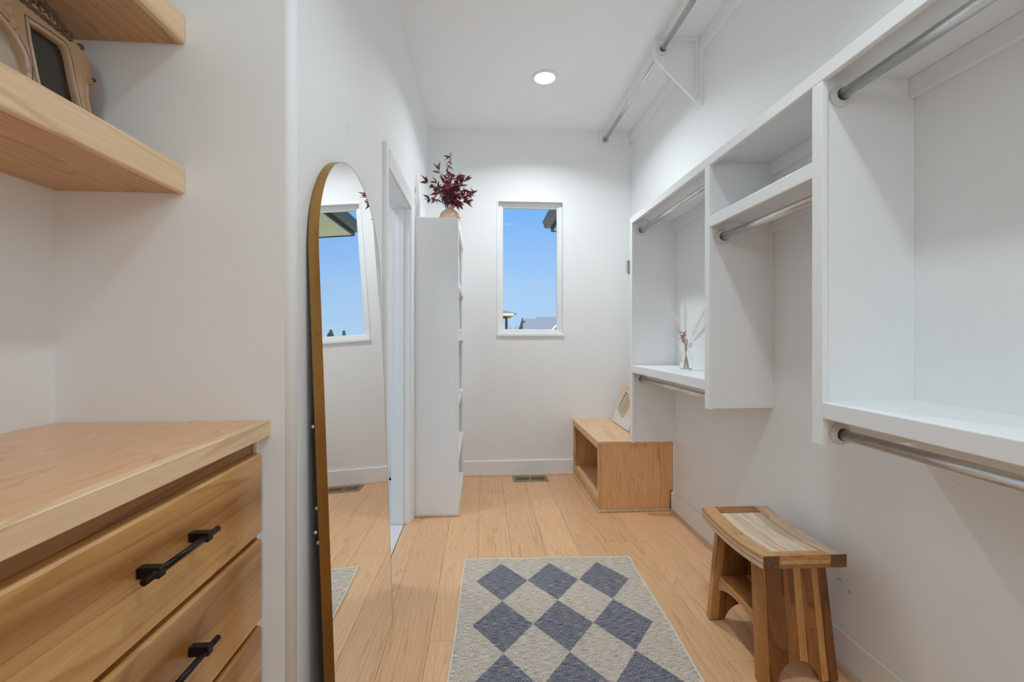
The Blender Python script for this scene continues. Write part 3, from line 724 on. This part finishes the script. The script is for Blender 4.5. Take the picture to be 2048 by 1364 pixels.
# lower shelf with arched aprons
shz = .205; yi = LY1 + (LY0 - LY1) * shz / ztop - LTH + .001
for k, c in enumerate(('honey', 'mid', 'light', 'mid')):
    xa = -.118 + k * .059
    obj('lower_slat', bx(SCX + xa + .0006, SCX + xa + .0584, SCY - yi, SCY + yi, shz - .016, shz, .0012), TEAKY[c], stl)
for s in (-1, 1):
    nA = 16; pts = [(SCY - yi, shz - .0165), ]
    low = [(SCY - yi + 2 * yi * i / nA, shz - .0165 - (.006 + .040 * (abs(2 * i / nA - 1)) ** 2.2)) for i in range(nA + 1)]
    pts = [(SCY + yi, shz - .0165), (SCY - yi, shz - .0165)] + low
    obj('arched_apron', prism(pts, 'X', SCX + s * .118, SCX + s * .100), TEAKY['light'], stl)
stl.rotation_euler = (0, 0, -.0155)

# ------------------------------------------------------------------ rug
RGX, RGY, RGW, RGL = .3375, 1.657, .905, 1.478
rugt = thing('area_rug', 'flat-woven beige rug with slate blue diamonds', 'rug', (RGX, RGY, 0))
m_rug = mat('woven_diamonds', (.5, .45, .38), .95, spec=.1)
def rug_nodes(m):
    t = N(m, 'ShaderNodeTexCoord'); s = N(m, 'ShaderNodeSeparateXYZ'); L(m, t.outputs['Object'], s.inputs[0])
    def M(op, a, b=None, c=None):
        n = N(m, 'ShaderNodeMath'); n.operation = op
        for i, v in enumerate((a, b, c)):
            if v is None: continue
            if isinstance(v, (int, float)): n.inputs[i].default_value = v
            else: L(m, v, n.inputs[i])
        return n.outputs[0]
    # ragged weave edge
    nz = N(m, 'ShaderNodeTexNoise'); nz.inputs['Scale'].default_value = 160; L(m, t.outputs['Object'], nz.inputs[0])
    jx = M('MULTIPLY_ADD', nz.outputs[0], .008, -.004)
    x = M('ADD', s.outputs['X'], jx); y = s.outputs['Y']
    px, py = .2575, .334
    u = M('DIVIDE', M('ADD', x, -.002), px); v = M('DIVIDE', M('ADD', y, -.022), py)
    au = M('ABSOLUTE', M('SUBTRACT', M('FRACT', M('ADD', u, .5)), .5)); av = M('ABSOLUTE', M('SUBTRACT', M('FRACT', v), .5))
    d = M('LESS_THAN', M('ADD', au, av), .497)
    inx = M('LESS_THAN', M('ABSOLUTE', u), 1.5); iny = M('LESS_THAN', M('ABSOLUTE', v), 2.0)
    mask = M('MULTIPLY', d, M('MULTIPLY', inx, iny))
    mp_ = N(m, 'ShaderNodeMapping'); mp_.inputs['Scale'].default_value = (26, 520, 1); L(m, t.outputs['Object'], mp_.inputs[0])
    w1 = N(m, 'ShaderNodeTexNoise'); w1.inputs['Detail'].default_value = 2; L(m, mp_.outputs[0], w1.inputs[0]); w1.inputs['Scale'].default_value = 1
    mp2 = N(m, 'ShaderNodeMapping'); mp2.inputs['Scale'].default_value = (420, 90, 1); L(m, t.outputs['Object'], mp2.inputs[0])
    w2 = N(m, 'ShaderNodeTexNoise'); w2.inputs['Detail'].default_value = 1; w2.inputs['Scale'].default_value = 1; L(m, mp2.outputs[0], w2.inputs[0])
    wv = M('ADD', M('MULTIPLY', w1.outputs[0], .6), M('MULTIPLY', w2.outputs[0], .4))
    def ramp(cols):
        r = N(m, 'ShaderNodeValToRGB'); r.color_ramp.elements[0].position = .40; r.color_ramp.elements[0].color = (*cols[0], 1)
        r.color_ramp.elements[1].position = .60; r.color_ramp.elements[1].color = (*cols[2], 1)
        e = r.color_ramp.elements.new(.5); e.color = (*cols[1], 1); L(m, wv, r.inputs[0]); return r.outputs[0]
    ca = ramp(((.28, .245, .22), (.58, .50, .42), (.80, .69, .58))); cbl = ramp(((.06, .072, .115), (.15, .165, .215), (.44, .39, .35)))
    mx = N(m, 'ShaderNodeMixRGB'); L(m, mask, mx.inputs[0]); L(m, ca, mx.inputs[1]); L(m, cbl, mx.inputs[2]); L(m, mx.outputs[0], BS(m).inputs['Base Color'])
    bp = N(m, 'ShaderNodeBump'); bp.inputs['Strength'].default_value = .4; bp.inputs['Distance'].default_value = .001; L(m, wv, bp.inputs['Height']); L(m, bp.outputs[0], BS(m).inputs['Normal'])
rug_nodes(m_rug)
def rz(x, y):   # gentle lift near the edges
    e = max(0, (abs(y) - RGL / 2 + .06) / .06); f = max(0, (abs(x) - RGW / 2 + .03) / .03)
    return .0045 + .0028 * e * e * (.5 + .5 * math.sin(x * 23 + 1)) + .0012 * f * (.5 + .5 * math.sin(y * 17))
nx, ny = 48, 70
b = bmesh.new(); g = [[None] * (ny + 1) for _ in range(nx + 1)]
for i in range(nx + 1):
    for j in range(ny + 1):
        x = -RGW / 2 + RGW * i / nx; y = -RGL / 2 + RGL * j / ny
        xx = x + .0022 * math.sin(y * 9); yy_ = y + .0030 * math.sin(x * 13 + .6) * abs(y) / (RGL / 2)
        g[i][j] = b.verts.new((RGX + xx, RGY + yy_, rz(x, y)))
for i in range(nx):
    for j in range(ny): b.faces.new((g[i][j], g[i + 1][j], g[i + 1][j + 1], g[i][j + 1]))
ex = bmesh.ops.extrude_face_region(b, geom=list(b.faces))
for v in [v for v in ex['geom'] if isinstance(v, bmesh.types.BMVert)]: v.co.z = max(.0003, v.co.z - .004)
obj('woven_field', b, m_rug, rugt, origin=(RGX, RGY, 0))
pth = []
nn = 60
for k in range(nn): x = -RGW / 2 + RGW * k / nn; pth.append((x, RGL / 2))
for k in range(nn): y = RGL / 2 - RGL * k / nn; pth.append((RGW / 2, y))
for k in range(nn): x = RGW / 2 - RGW * k / nn; pth.append((x, -RGL / 2))
for k in range(nn + 1): y = -RGL / 2 + RGL * k / nn; pth.append((-RGW / 2, y))
pw = [(RGX + x + .0022 * math.sin(y * 9), RGY + y + .0030 * math.sin(x * 13 + .6) * abs(y) / (RGL / 2), rz(x, y) - .0005) for x, y in pth]
obj('edge_binding', tube(pw, .0036, 7), M_cream, rugt, smooth=True, label='cream cotton edge binding')
rugt.rotation_euler = (0, 0, math.radians(-1.9))

# ------------------------------------------------------------------ floor register
vt = thing('floor_register', 'tan metal floor register below the window', 'vent', (.415, 3.745, 0))
vx0, vx1, vy0, vy1 = .265, .565, 3.672, 3.822
b = bx(vx0, vx1, vy0, vy0 + .030, .0005, .006, .002); bx(vx0, vx1, vy1 - .030, vy1, .0005, .006, .002, b); bx(vx0, vx0 + .028, vy0 + .030, vy1 - .030, .0005, .006, .001, b); bx(vx1 - .028, vx1, vy0 + .030, vy1 - .030, .0005, .006, .001, b); bx(.408, .422, vy0 + .03, vy1 - .03, .0005, .006, .001, b)
obj('register_frame', b, M_vent, vt)
obj('register_throat', bx(vx0 + .027, vx1 - .027, vy0 + .029, vy1 - .029, .0002, .0015), M_dark, vt)
b0 = None
for h0, h1 in ((vx0 + .03, .408), (.422, vx1 - .03)):
    for k in range(9):
        x = h0 + (h1 - h0) * (k + .5) / 9
        if b0 is None: b0 = obj('louver', bx(x - .0028, x + .0028, vy0 + .029, vy1 - .029, .0018, .0055, .0005), M_vent, vt)
        else: copy_of(b0, (x, (vy0 + vy1) / 2, .00365), vt)

# ------------------------------------------------------------------ recessed ceiling lights
for i, (x, y) in enumerate(LIGHTS):
    t = thing('recessed_light', ('round recessed ceiling light near the window end', 'round recessed ceiling light above the camera')[i], 'ceiling light', (x, y, CE))
    obj('trim_ring', lathe([(.070, -.001), (.070, -.006), (.078, -.010), (.090, -.006), (.092, 0), (.070, 0)], (x, y, CE), 40), M_trim, t, smooth=True)
    obj('lens', lathe([(0, -.004), (.069, -.004), (.069, -.001)], (x, y, CE), 40), M_glow, t)

pn = thing('fill_pendant', 'added opal globe behind the camera, fill light for the near end', 'lamp', (PX, PY, CE))  # out-of-view globe, put in only to brighten the near end
obj('canopy', lathe([(0, -.03), (.055, -.03), (.06, -.001), (0, -.001)], (PX, PY, CE), 24), M_trim, pn, smooth=True)
obj('stem', tube([(PX, PY, CE - .03), (PX, PY, PZ)], .006, 8), M_black, pn)
bs = bmesh.new(); bmesh.ops.create_uvsphere(bs, u_segments=24, v_segments=16, radius=.09, matrix=Matrix.Translation((PX, PY, PZ)))
obj('globe', bs, M_glow, pn, smooth=True)

# ------------------------------------------------------------------ blush vase with burgundy branches
VX, VY = -.231, 3.20
vs_ = obj('ceramic_vase', lathe([(.040, .0), (.056, .006), (.072, .030), (.075, .050), (.068, .075), (.050, .096), (.033, .107), (.030, .114), (.026, .114), (.028, .104), (.045, .09), (.06, .07), (.066, .05), (.06, .02), (.03, .008), (0, .008)], (VX, VY, UZ), 40), M_vase, cat='vase', label='small round blush vase on top of the white bookshelf', smooth=True)
br_ = thing('burgundy_branches', 'bunch of burgundy leaf branches in the blush vase', 'plant', (VX, VY, UZ + .06))
rnd = random.Random(11)
def leaf_mesh(l, w, fold):
    b = bmesh.new(); n = 6; L_ = []; Rr = []; C = []
    for i in range(n + 1):
        t = i / n; ww = w * math.sin(PI * t ** .75) * (1 - .25 * t); zc = -.18 * l * t * t
        C.append(b.verts.new((0, l * t, zc)))
        L_.append(b.verts.new((-ww / 2, l * t, zc + fold * ww)) if 0 < i < n else C[-1]); Rr.append(b.verts.new((ww / 2, l * t, zc + fold * ww)) if 0 < i < n else C[-1])
    for i in range(n):
        for S in (L_, Rr):
            q = [C[i], C[i + 1], S[i + 1], S[i]]; u = []
            for v in q:
                if v not in u: u.append(v)
            if len(u) >= 3: b.faces.new(u)
    me = bpy.data.meshes.new('leaf'); b.to_mesh(me); b.free(); return me
leafm = []
for k in range(6):
    me = leaf_mesh(.042 + .004 * k, .016 + .0016 * (k % 4), .3); me.materials.append((M_leaf, M_leaf2, M_leaf3)[k % 3]); leafm.append(me)
def leafo(p, d, roll, k, sc=1.0):
    o = bpy.data.objects.new('leaf', leafm[k]); COL.objects.link(o); o.parent = br_
    q = Vector(d).to_track_quat('Y', 'Z').to_matrix().to_4x4() @ Matrix.Rotation(roll, 4, 'Y')
    o.matrix_local = Matrix.Translation(Vector(p) - LOC[br_]) @ q @ Matrix.Scale(sc, 4)
stems = [  # tip offsets (dx, dy, height above the vase mouth)
    (.005, .00, .375), (-.10, .03, .20), (-.155, -.02, .175), (-.15, .02, .085), (-.07, -.03, .26), (.06, .03, .255), (.115, -.01, .20), (.165, .02, .125), (.10, -.04, .07), (.13, .01, .06), (.02, -.06, .17), (-.03, .05, .20), (.045, -.05, .12), (-.08, -.05, .11), (-.04, -.07, .15), (.0, .05, .27), (.07, -.07, .16), (-.11, .04, .14), (.09, .05, .17), (-.01, -.08, .09), (.14, -.03, .09)]
for (dx, dy, hh) in stems:
    p0 = Vector((VX + dx * .10, VY + dy * .12, UZ + .02)); p1 = Vector((VX + dx * .16, VY + dy * .3, UZ + .115)); p2 = Vector((VX + dx, VY + dy * 1.8, UZ + .114 + hh))
    pc = Vector((VX + dx * .35, VY + dy, UZ + .114 + hh * .72))
    path = [p0] + [p1 * (1 - t) ** 2 + pc * 2 * t * (1 - t) + p2 * t * t for t in [k / 8 for k in range(9)]]
    obj('branch', tube(path, .0017, 5, r1=.0008), M_stem, br_)
    nl = 6 if hh > .3 else 5
    for j in range(nl):
        t = .34 + .66 * j / (nl - 1); c = p1 * (1 - t) ** 2 + pc * 2 * t * (1 - t) + p2 * t * t
        dirv = (p2 - p1).normalized()
        side = Vector((rnd.uniform(-1, 1), rnd.uniform(-.8, .8), rnd.uniform(-.5, .6))).normalized()
        node = c + side * (.018 if j < nl - 1 else 0)
        if j < nl - 1: obj('twig', tube([c, node + Vector((0, 0, .003))], .0008, 4), M_stem, br_)
        for q in range(5):
            dd = (side * .9 + dirv * .5 + Vector((rnd.uniform(-1, 1), rnd.uniform(-.7, .7), rnd.uniform(-.8, .7)))).normalized()
            if j == nl - 1 and q == 0: dd = dirv
            leafo(node, dd, rnd.uniform(-1.2, 1.2), rnd.randrange(6), rnd.uniform(.8, 1.15) * (.85 if hh > .3 else 1))
# fallen leaf
leafo((VX + .055, UY + .02, UZ + .004), (.9, -.2, .1), .2, 2, .8)

# ------------------------------------------------------------------ bottle with dried grasses on the far shelf
BXx, BYy, BZz = 1.200, 2.507, 1.027
prof = [(.030, 0), (.034, .003), (.035, .01), (.035, .078), (.032, .092), (.022, .103), (.014, .110), (.012, .126), (.015, .130), (.015, .134), (.0125, .134), (.010, .126), (.012, .110), (.020, .101), (.030, .090), (.0328, .078), (.0328, .012), (.029, .008), (0, .007)]
obj('glass_bottle', lathe(prof, (BXx, BYy, BZz), 32), M_bottle, cat='vase', label='clear glass bottle vase on the far white shelf', smooth=True)
dg = thing('dried_bouquet', 'dried bouquet of white plumes and russet blossoms in glass bottle', 'dried flowers', (BXx, BYy, BZz + .01))
rn = random.Random(5)
mouth = Vector((BXx, BYy, BZz + .130))
for k in range(13):
    a = rn.uniform(0, 2 * PI); r0 = rn.uniform(.006, .024)
    obj('straw_stem', tube([(BXx + r0 * math.cos(a), BYy + r0 * math.sin(a), BZz + .012), (BXx - .004 * math.cos(a), BYy - .004 * math.sin(a), BZz + .118), (BXx - .010 * math.cos(a), BYy - .010 * math.sin(a), BZz + .18)], .0013, 5), M_straw, dg)
def plume(tip, bend, wdt, seed, n=620):
    r = random.Random(seed); tip = Vector(tip); p0 = mouth; bm = bmesh.new()
    mid = (p0 + tip) / 2 + Vector(bend)
    P = lambda t: p0 * (1 - t) ** 2 + mid * 2 * t * (1 - t) + tip * t * t
    tube([P(i / 10) for i in range(11)], .0010, 4, bm, r1=.0005)
    for i in range(n):
        t = .30 + .70 * r.random() ** .9; c = P(t); d = (P(min(1, t + .05)) - P(t - .05)).normalized()
        w = wdt * math.sin(PI * min(1, (t - .26) / .76)) ** .7
        s = Vector((r.gauss(0, 1), r.gauss(0, 1), r.gauss(0, 1))); s = (s - d * s.dot(d)).normalized()
        e = c + (d * 1.3 + s * .8).normalized() * (w * r.uniform(.5, 1.9) + .014)
        k = d.cross(s) * .0008
        bm.faces.new((bm.verts.new(c - k), bm.verts.new(c + k), bm.verts.new(e)))
    return bm
obj('pampas_plume', plume((BXx - .075, BYy + .09, BZz + .425), (-.012, .0, -.02), .022, 1), M_plume, dg)
obj('pampas_plume', plume((BXx + .03, BYy + .06, BZz + .395), (-.006, 0, .0), .022, 2), M_plume, dg)
obj('pampas_plume', plume((BXx - .028, BYy + .10, BZz + .33), (-.01, 0, .0), .02, 3), M_plume, dg)
obj('pampas_plume', plume((BXx + .07, BYy - .11, BZz + .37), (.0, 0, -.015), .024, 4), M_plume, dg)
obj('pampas_plume', plume((BXx + .10, BYy - .085, BZz + .28), (.0, 0, -.02), .022, 6), M_plume, dg)
fb = bmesh.new()
for k in range(80):
    h = rn.uniform(.165, .225); s = (h - .13) / .095
    c = Vector((BXx - .010 + rn.gauss(0, .009) * s, BYy + .012 + rn.gauss(0, .010) * s, BZz + h))
    bmesh.ops.create_icosphere(fb, subdivisions=1, radius=rn.uniform(.0025, .005), matrix=Matrix.Translation(c))
o = obj('blossom_cluster', fb, M_dry, dg, kind='stuff', label='tiny russet dried blossoms')
for dx, dy, dz in ((-.034, .02, .135), (-.022, .0, .15), (.02, -.01, .142), (.035, .01, .15)):
    lb = lathe([(0, 0), (.012, .0004), (.0125, 0), (.012, -.0004), (0, -.0002)], (BXx + dx, BYy + dy, BZz + dz), 14, axis='X' if dx < 0 else 'Y')
    obj('papery_petal', lb, M_petal, dg)

# ------------------------------------------------------------------ tufted white things on the bookshelf
def tuft(y, z, name, label, r, n, seed, sx_=.018):
    rr = random.Random(seed); b = bmesh.new()
    c = Vector((UX + .001, y, z))
    bmesh.ops.create_icosphere(b, subdivisions=3, radius=r, matrix=Matrix.Translation(c + Vector((-.012, 0, 0))) @ Matrix.Diagonal((.9, 2.2, .8, 1)))
    for v in b.verts: v.co += Vector((1, 1, 1)) * noise.noise(v.co * 90) * .005
    for i in range(n):
        d = Vector((abs(rr.gauss(.5, .6)), rr.gauss(0, .8), rr.gauss(-.1, .6))).normalized(); s = c + Vector((-.010, rr.uniform(-1, 1) * r * 2, 0))
        e = s + d * (r + rr.uniform(.006, .03)); k = d.cross(Vector((0, 0, 1))).normalized() * .0006
        b.faces.new((b.verts.new(s - k), b.verts.new(s + k), b.verts.new(e)))
    return obj(name, b, M_plume, cat='throw', label=label)
tuft(3.32, 1.262, 'fringed_throw', 'fluffy white fringed throw on the bookshelf shelf at eye level', .022, 240, 3)
tuft(3.30, .802, 'folded_throw', 'white knitted throw folded on the bookshelf shelf below eye level', .022, 60, 4)

# ------------------------------------------------------------------ outside: eave, houses, trees
ev = thing('roof_eave', 'nearby roof corner with dark gutter seen through window', 'roof', (1.5, 6.0, 3.0))
YE0, YE1 = 4.6, 7.33
obj('soffit', bx(1.19, 2.1, YE0, YE1, 3.0, 3.012), M_soffit, ev)
obj('fascia', bx(1.165, 1.19, YE0, YE1 + .02, 2.985, 3.17, .002), M_fascia, ev)
obj('fascia', bx(1.19, 2.1, YE1, YE1 + .02, 2.985, 3.17, .002), M_fascia, ev)
obj('gutter', prism([(1.165, 3.03), (1.06, 3.03), (1.035, 3.06), (1.035, 3.10), (1.015, 3.125), (1.015, 3.145), (1.03, 3.145), (1.03, 3.135), (1.05, 3.105), (1.05, 3.065), (1.065, 3.043), (1.155, 3.043), (1.155, 3.14), (1.165, 3.14)], 'Y', YE0, YE1 - .04), M_gutter, ev)
obj('gutter_cap', prism([(1.165, 3.03), (1.06, 3.03), (1.035, 3.06), (1.035, 3.10), (1.015, 3.125), (1.015, 3.145), (1.165, 3.14)], 'Y', YE1 - .04, YE1 - .034), M_gutter, ev)
obj('roof_deck', prism([(1.09, 3.165), (2.1, 3.50), (2.1, 3.53), (1.085, 3.19)], 'Y', YE0, YE1 + .06), M_roof, ev)
obj('wing_wall', bx(1.95, 2.1, 4.4, YE1 - .3, -3, 3.0), M_siding, ev)
gr = obj('lawn', bx(-90, 140, D + .2, 200, -3.3, -3.0), M_grass, kind='structure')
hs = thing('grey_roofed_house', 'distant house with grey shingle roof seen through window', 'house', (5.2, 32, -3))
def roofprism(x0, x1, yf, yb, ze, zr, over=.0, bm=None):
    """ridge along X."""
    return prism([(yf, ze), ((yf + yb) / 2, zr), (yb, ze)], 'X', x0, x1, bm)
obj('wall', bx(2.95, 6, 28, 36, -3, .4), M_siding, hs)
obj('roof', roofprism(3.0, 5.6, 28, 38, -.2, 2.55), M_roof, hs)
obj('roof', roofprism(4.25, 6.1, 28.5, 39, -.2, 2.72), M_roof, hs)
# gable wall slants out to the left of the ridge end: rake boards
obj('gable', prism([(2.62, -3), (2.62, 1.2), (3.02, 2.5), (3.5, -.2), (3.5, -3)], 'Y', 32.4, 32.8), M_siding, hs)
obj('rake_board', prism([(2.50, .9), (2.62, .9), (3.06, 2.58), (2.97, 2.58)], 'Y', 32.2, 32.4), M_fascia, hs)
obj('front_gable', prism([(3.7, .9), (4.72, 1.93), (5.8, .9), (5.8, -3), (3.7, -3)], 'Y', 27.2, 27.6), M_siding, hs)
obj('gable_trim', prism([(3.5, .78), (4.72, 2.03), (6.0, .78), (5.85, .78), (4.72, 1.93), (3.65, .78)], 'Y', 27.0, 27.2), M_sidingw, hs)
hp = thing('covered_deck', 'distant covered deck with hipped roof and brown post', 'porch', (.9, 30, -3))
obj('roof', prism([(-3.0, 3.75), (1.3, 2.95), (2.28, 2.72), (2.28, 2.68), (-3.0, 2.68)], 'Y', 28.5, 33), M_roof, hp)
obj('eave_board', bx(-3.0, 2.1, 28.45, 33, 2.56, 2.70), paint('tan_eave', (.62, .52, .36), .8), hp)
obj('beam', bx(-3.0, 1.75, 29.9, 30.1, 2.42, 2.56), M_deck, hp)
obj('post', bx(1.60, 1.76, 29.9, 30.1, -3, 2.42), M_deck, hp)
obj('railing', bx(-3, 1.7, 29.95, 30.05, 1.2, 1.55), M_deck, hp)
obj('deck_floor', bx(-3, 1.9, 28.6, 33, .5, .7), M_deck, hp)
# bare trees on the skyline between them
def bare_tree(x, y, zt_, seed, label):
    r = random.Random(seed); t = thing('bare_tree', label, 'tree', (x, y, -3), 'bare trees on the skyline')
    obj('trunk', tube([(x, y, -3), (x + .1, y, zt_ - 1.6)], .12, 6, r1=.05), M_twig, t)
    bm = bmesh.new()
    for i in range(26):
        a = r.uniform(0, 2 * PI); z0_ = r.uniform(-1, zt_ - 1.5); l = r.uniform(.7, 1.8)
        p0 = Vector((x + .1, y, z0_)); p1 = p0 + Vector((math.cos(a) * l * .45, math.sin(a) * l * .45, l * .7)); p2 = p1 + Vector((math.cos(a + .5) * l * .15, 0, l * .45)); p2.z = min(p2.z, zt_ + .3)
        tube([p0, p1, p2], .03, 4, bm, r1=.01)
    obj('bare_branches', bm, M_twig, t)
for i, (x, y, z) in enumerate(((3.4, 52, 2.35), (4.0, 55, 2.75), (4.7, 54, 2.3), (5.0, 50, 2.6))): bare_tree(x, y, z, i, ('far bare tree on the skyline nearest the covered deck', 'tallest far bare tree on the skyline between deck and house', 'lowest far bare tree just left of the grey-roofed house', 'far bare tree partly behind the grey-roofed house')[i])
def fir(x, y, zt_, w, seed, label):
    r = random.Random(seed); t = thing('evergreen_tree', label, 'tree', (x, y, -3), 'dark evergreens reflected in the mirror')
    obj('trunk', tube([(x, y, -3), (x, y, zt_ - .4)], .15, 6, r1=.04), M_twig, t)
    bm = bmesh.new()
    for i in range(90):
        f = r.random(); z = -1.5 + (zt_ + 1.5) * f; rad = w * (1 - f) ** .8 * r.uniform(.5, 1); a = r.uniform(0, 2 * PI)
        bmesh.ops.create_icosphere(bm, subdivisions=1, radius=.16 + .20 * (1 - f), matrix=Matrix.Translation((x + rad * math.cos(a) * .8, y + rad * math.sin(a) * .8, z)) @ Matrix.Diagonal((1.2, 1.2, .7, 1)))
    obj('foliage', bm, M_fir, t)
for i, (x, y, z, w) in enumerate(((19.8, 60, 3.5, 1.0), (19.2, 63.5, 2.9, 1.0), (18.1, 60, 3.2, .6), (13.7, 60, 3.4, .75), (14.75, 62.5, 2.95, .3), (21.5, 64, 3.2, 1.1))):
    fir(x, y, z, w, i, ('tallest far evergreen at the left edge of the mirrored window view', 'low wide evergreen between two taller ones in the mirrored window view', 'slim pointed evergreen at lower left of the mirrored window view', 'far dark evergreen at the lower right corner of the mirrored window view', 'tiny far evergreen left of the right one in the mirrored window view', 'far wide evergreen beyond the mirror edge of the window view')[i])
lp = thing('light_pole', 'far slim light pole seen only in the arched mirror', 'light pole', (15.0, 65, -3))
obj('pole', tube([(15.0, 65, -3), (15.0, 65, 4.7)], .05, 6), M_twig, lp); obj('lamp_head', bx(14.9, 15.3, 64.9, 65.1, 4.65, 4.8), M_twig, lp)
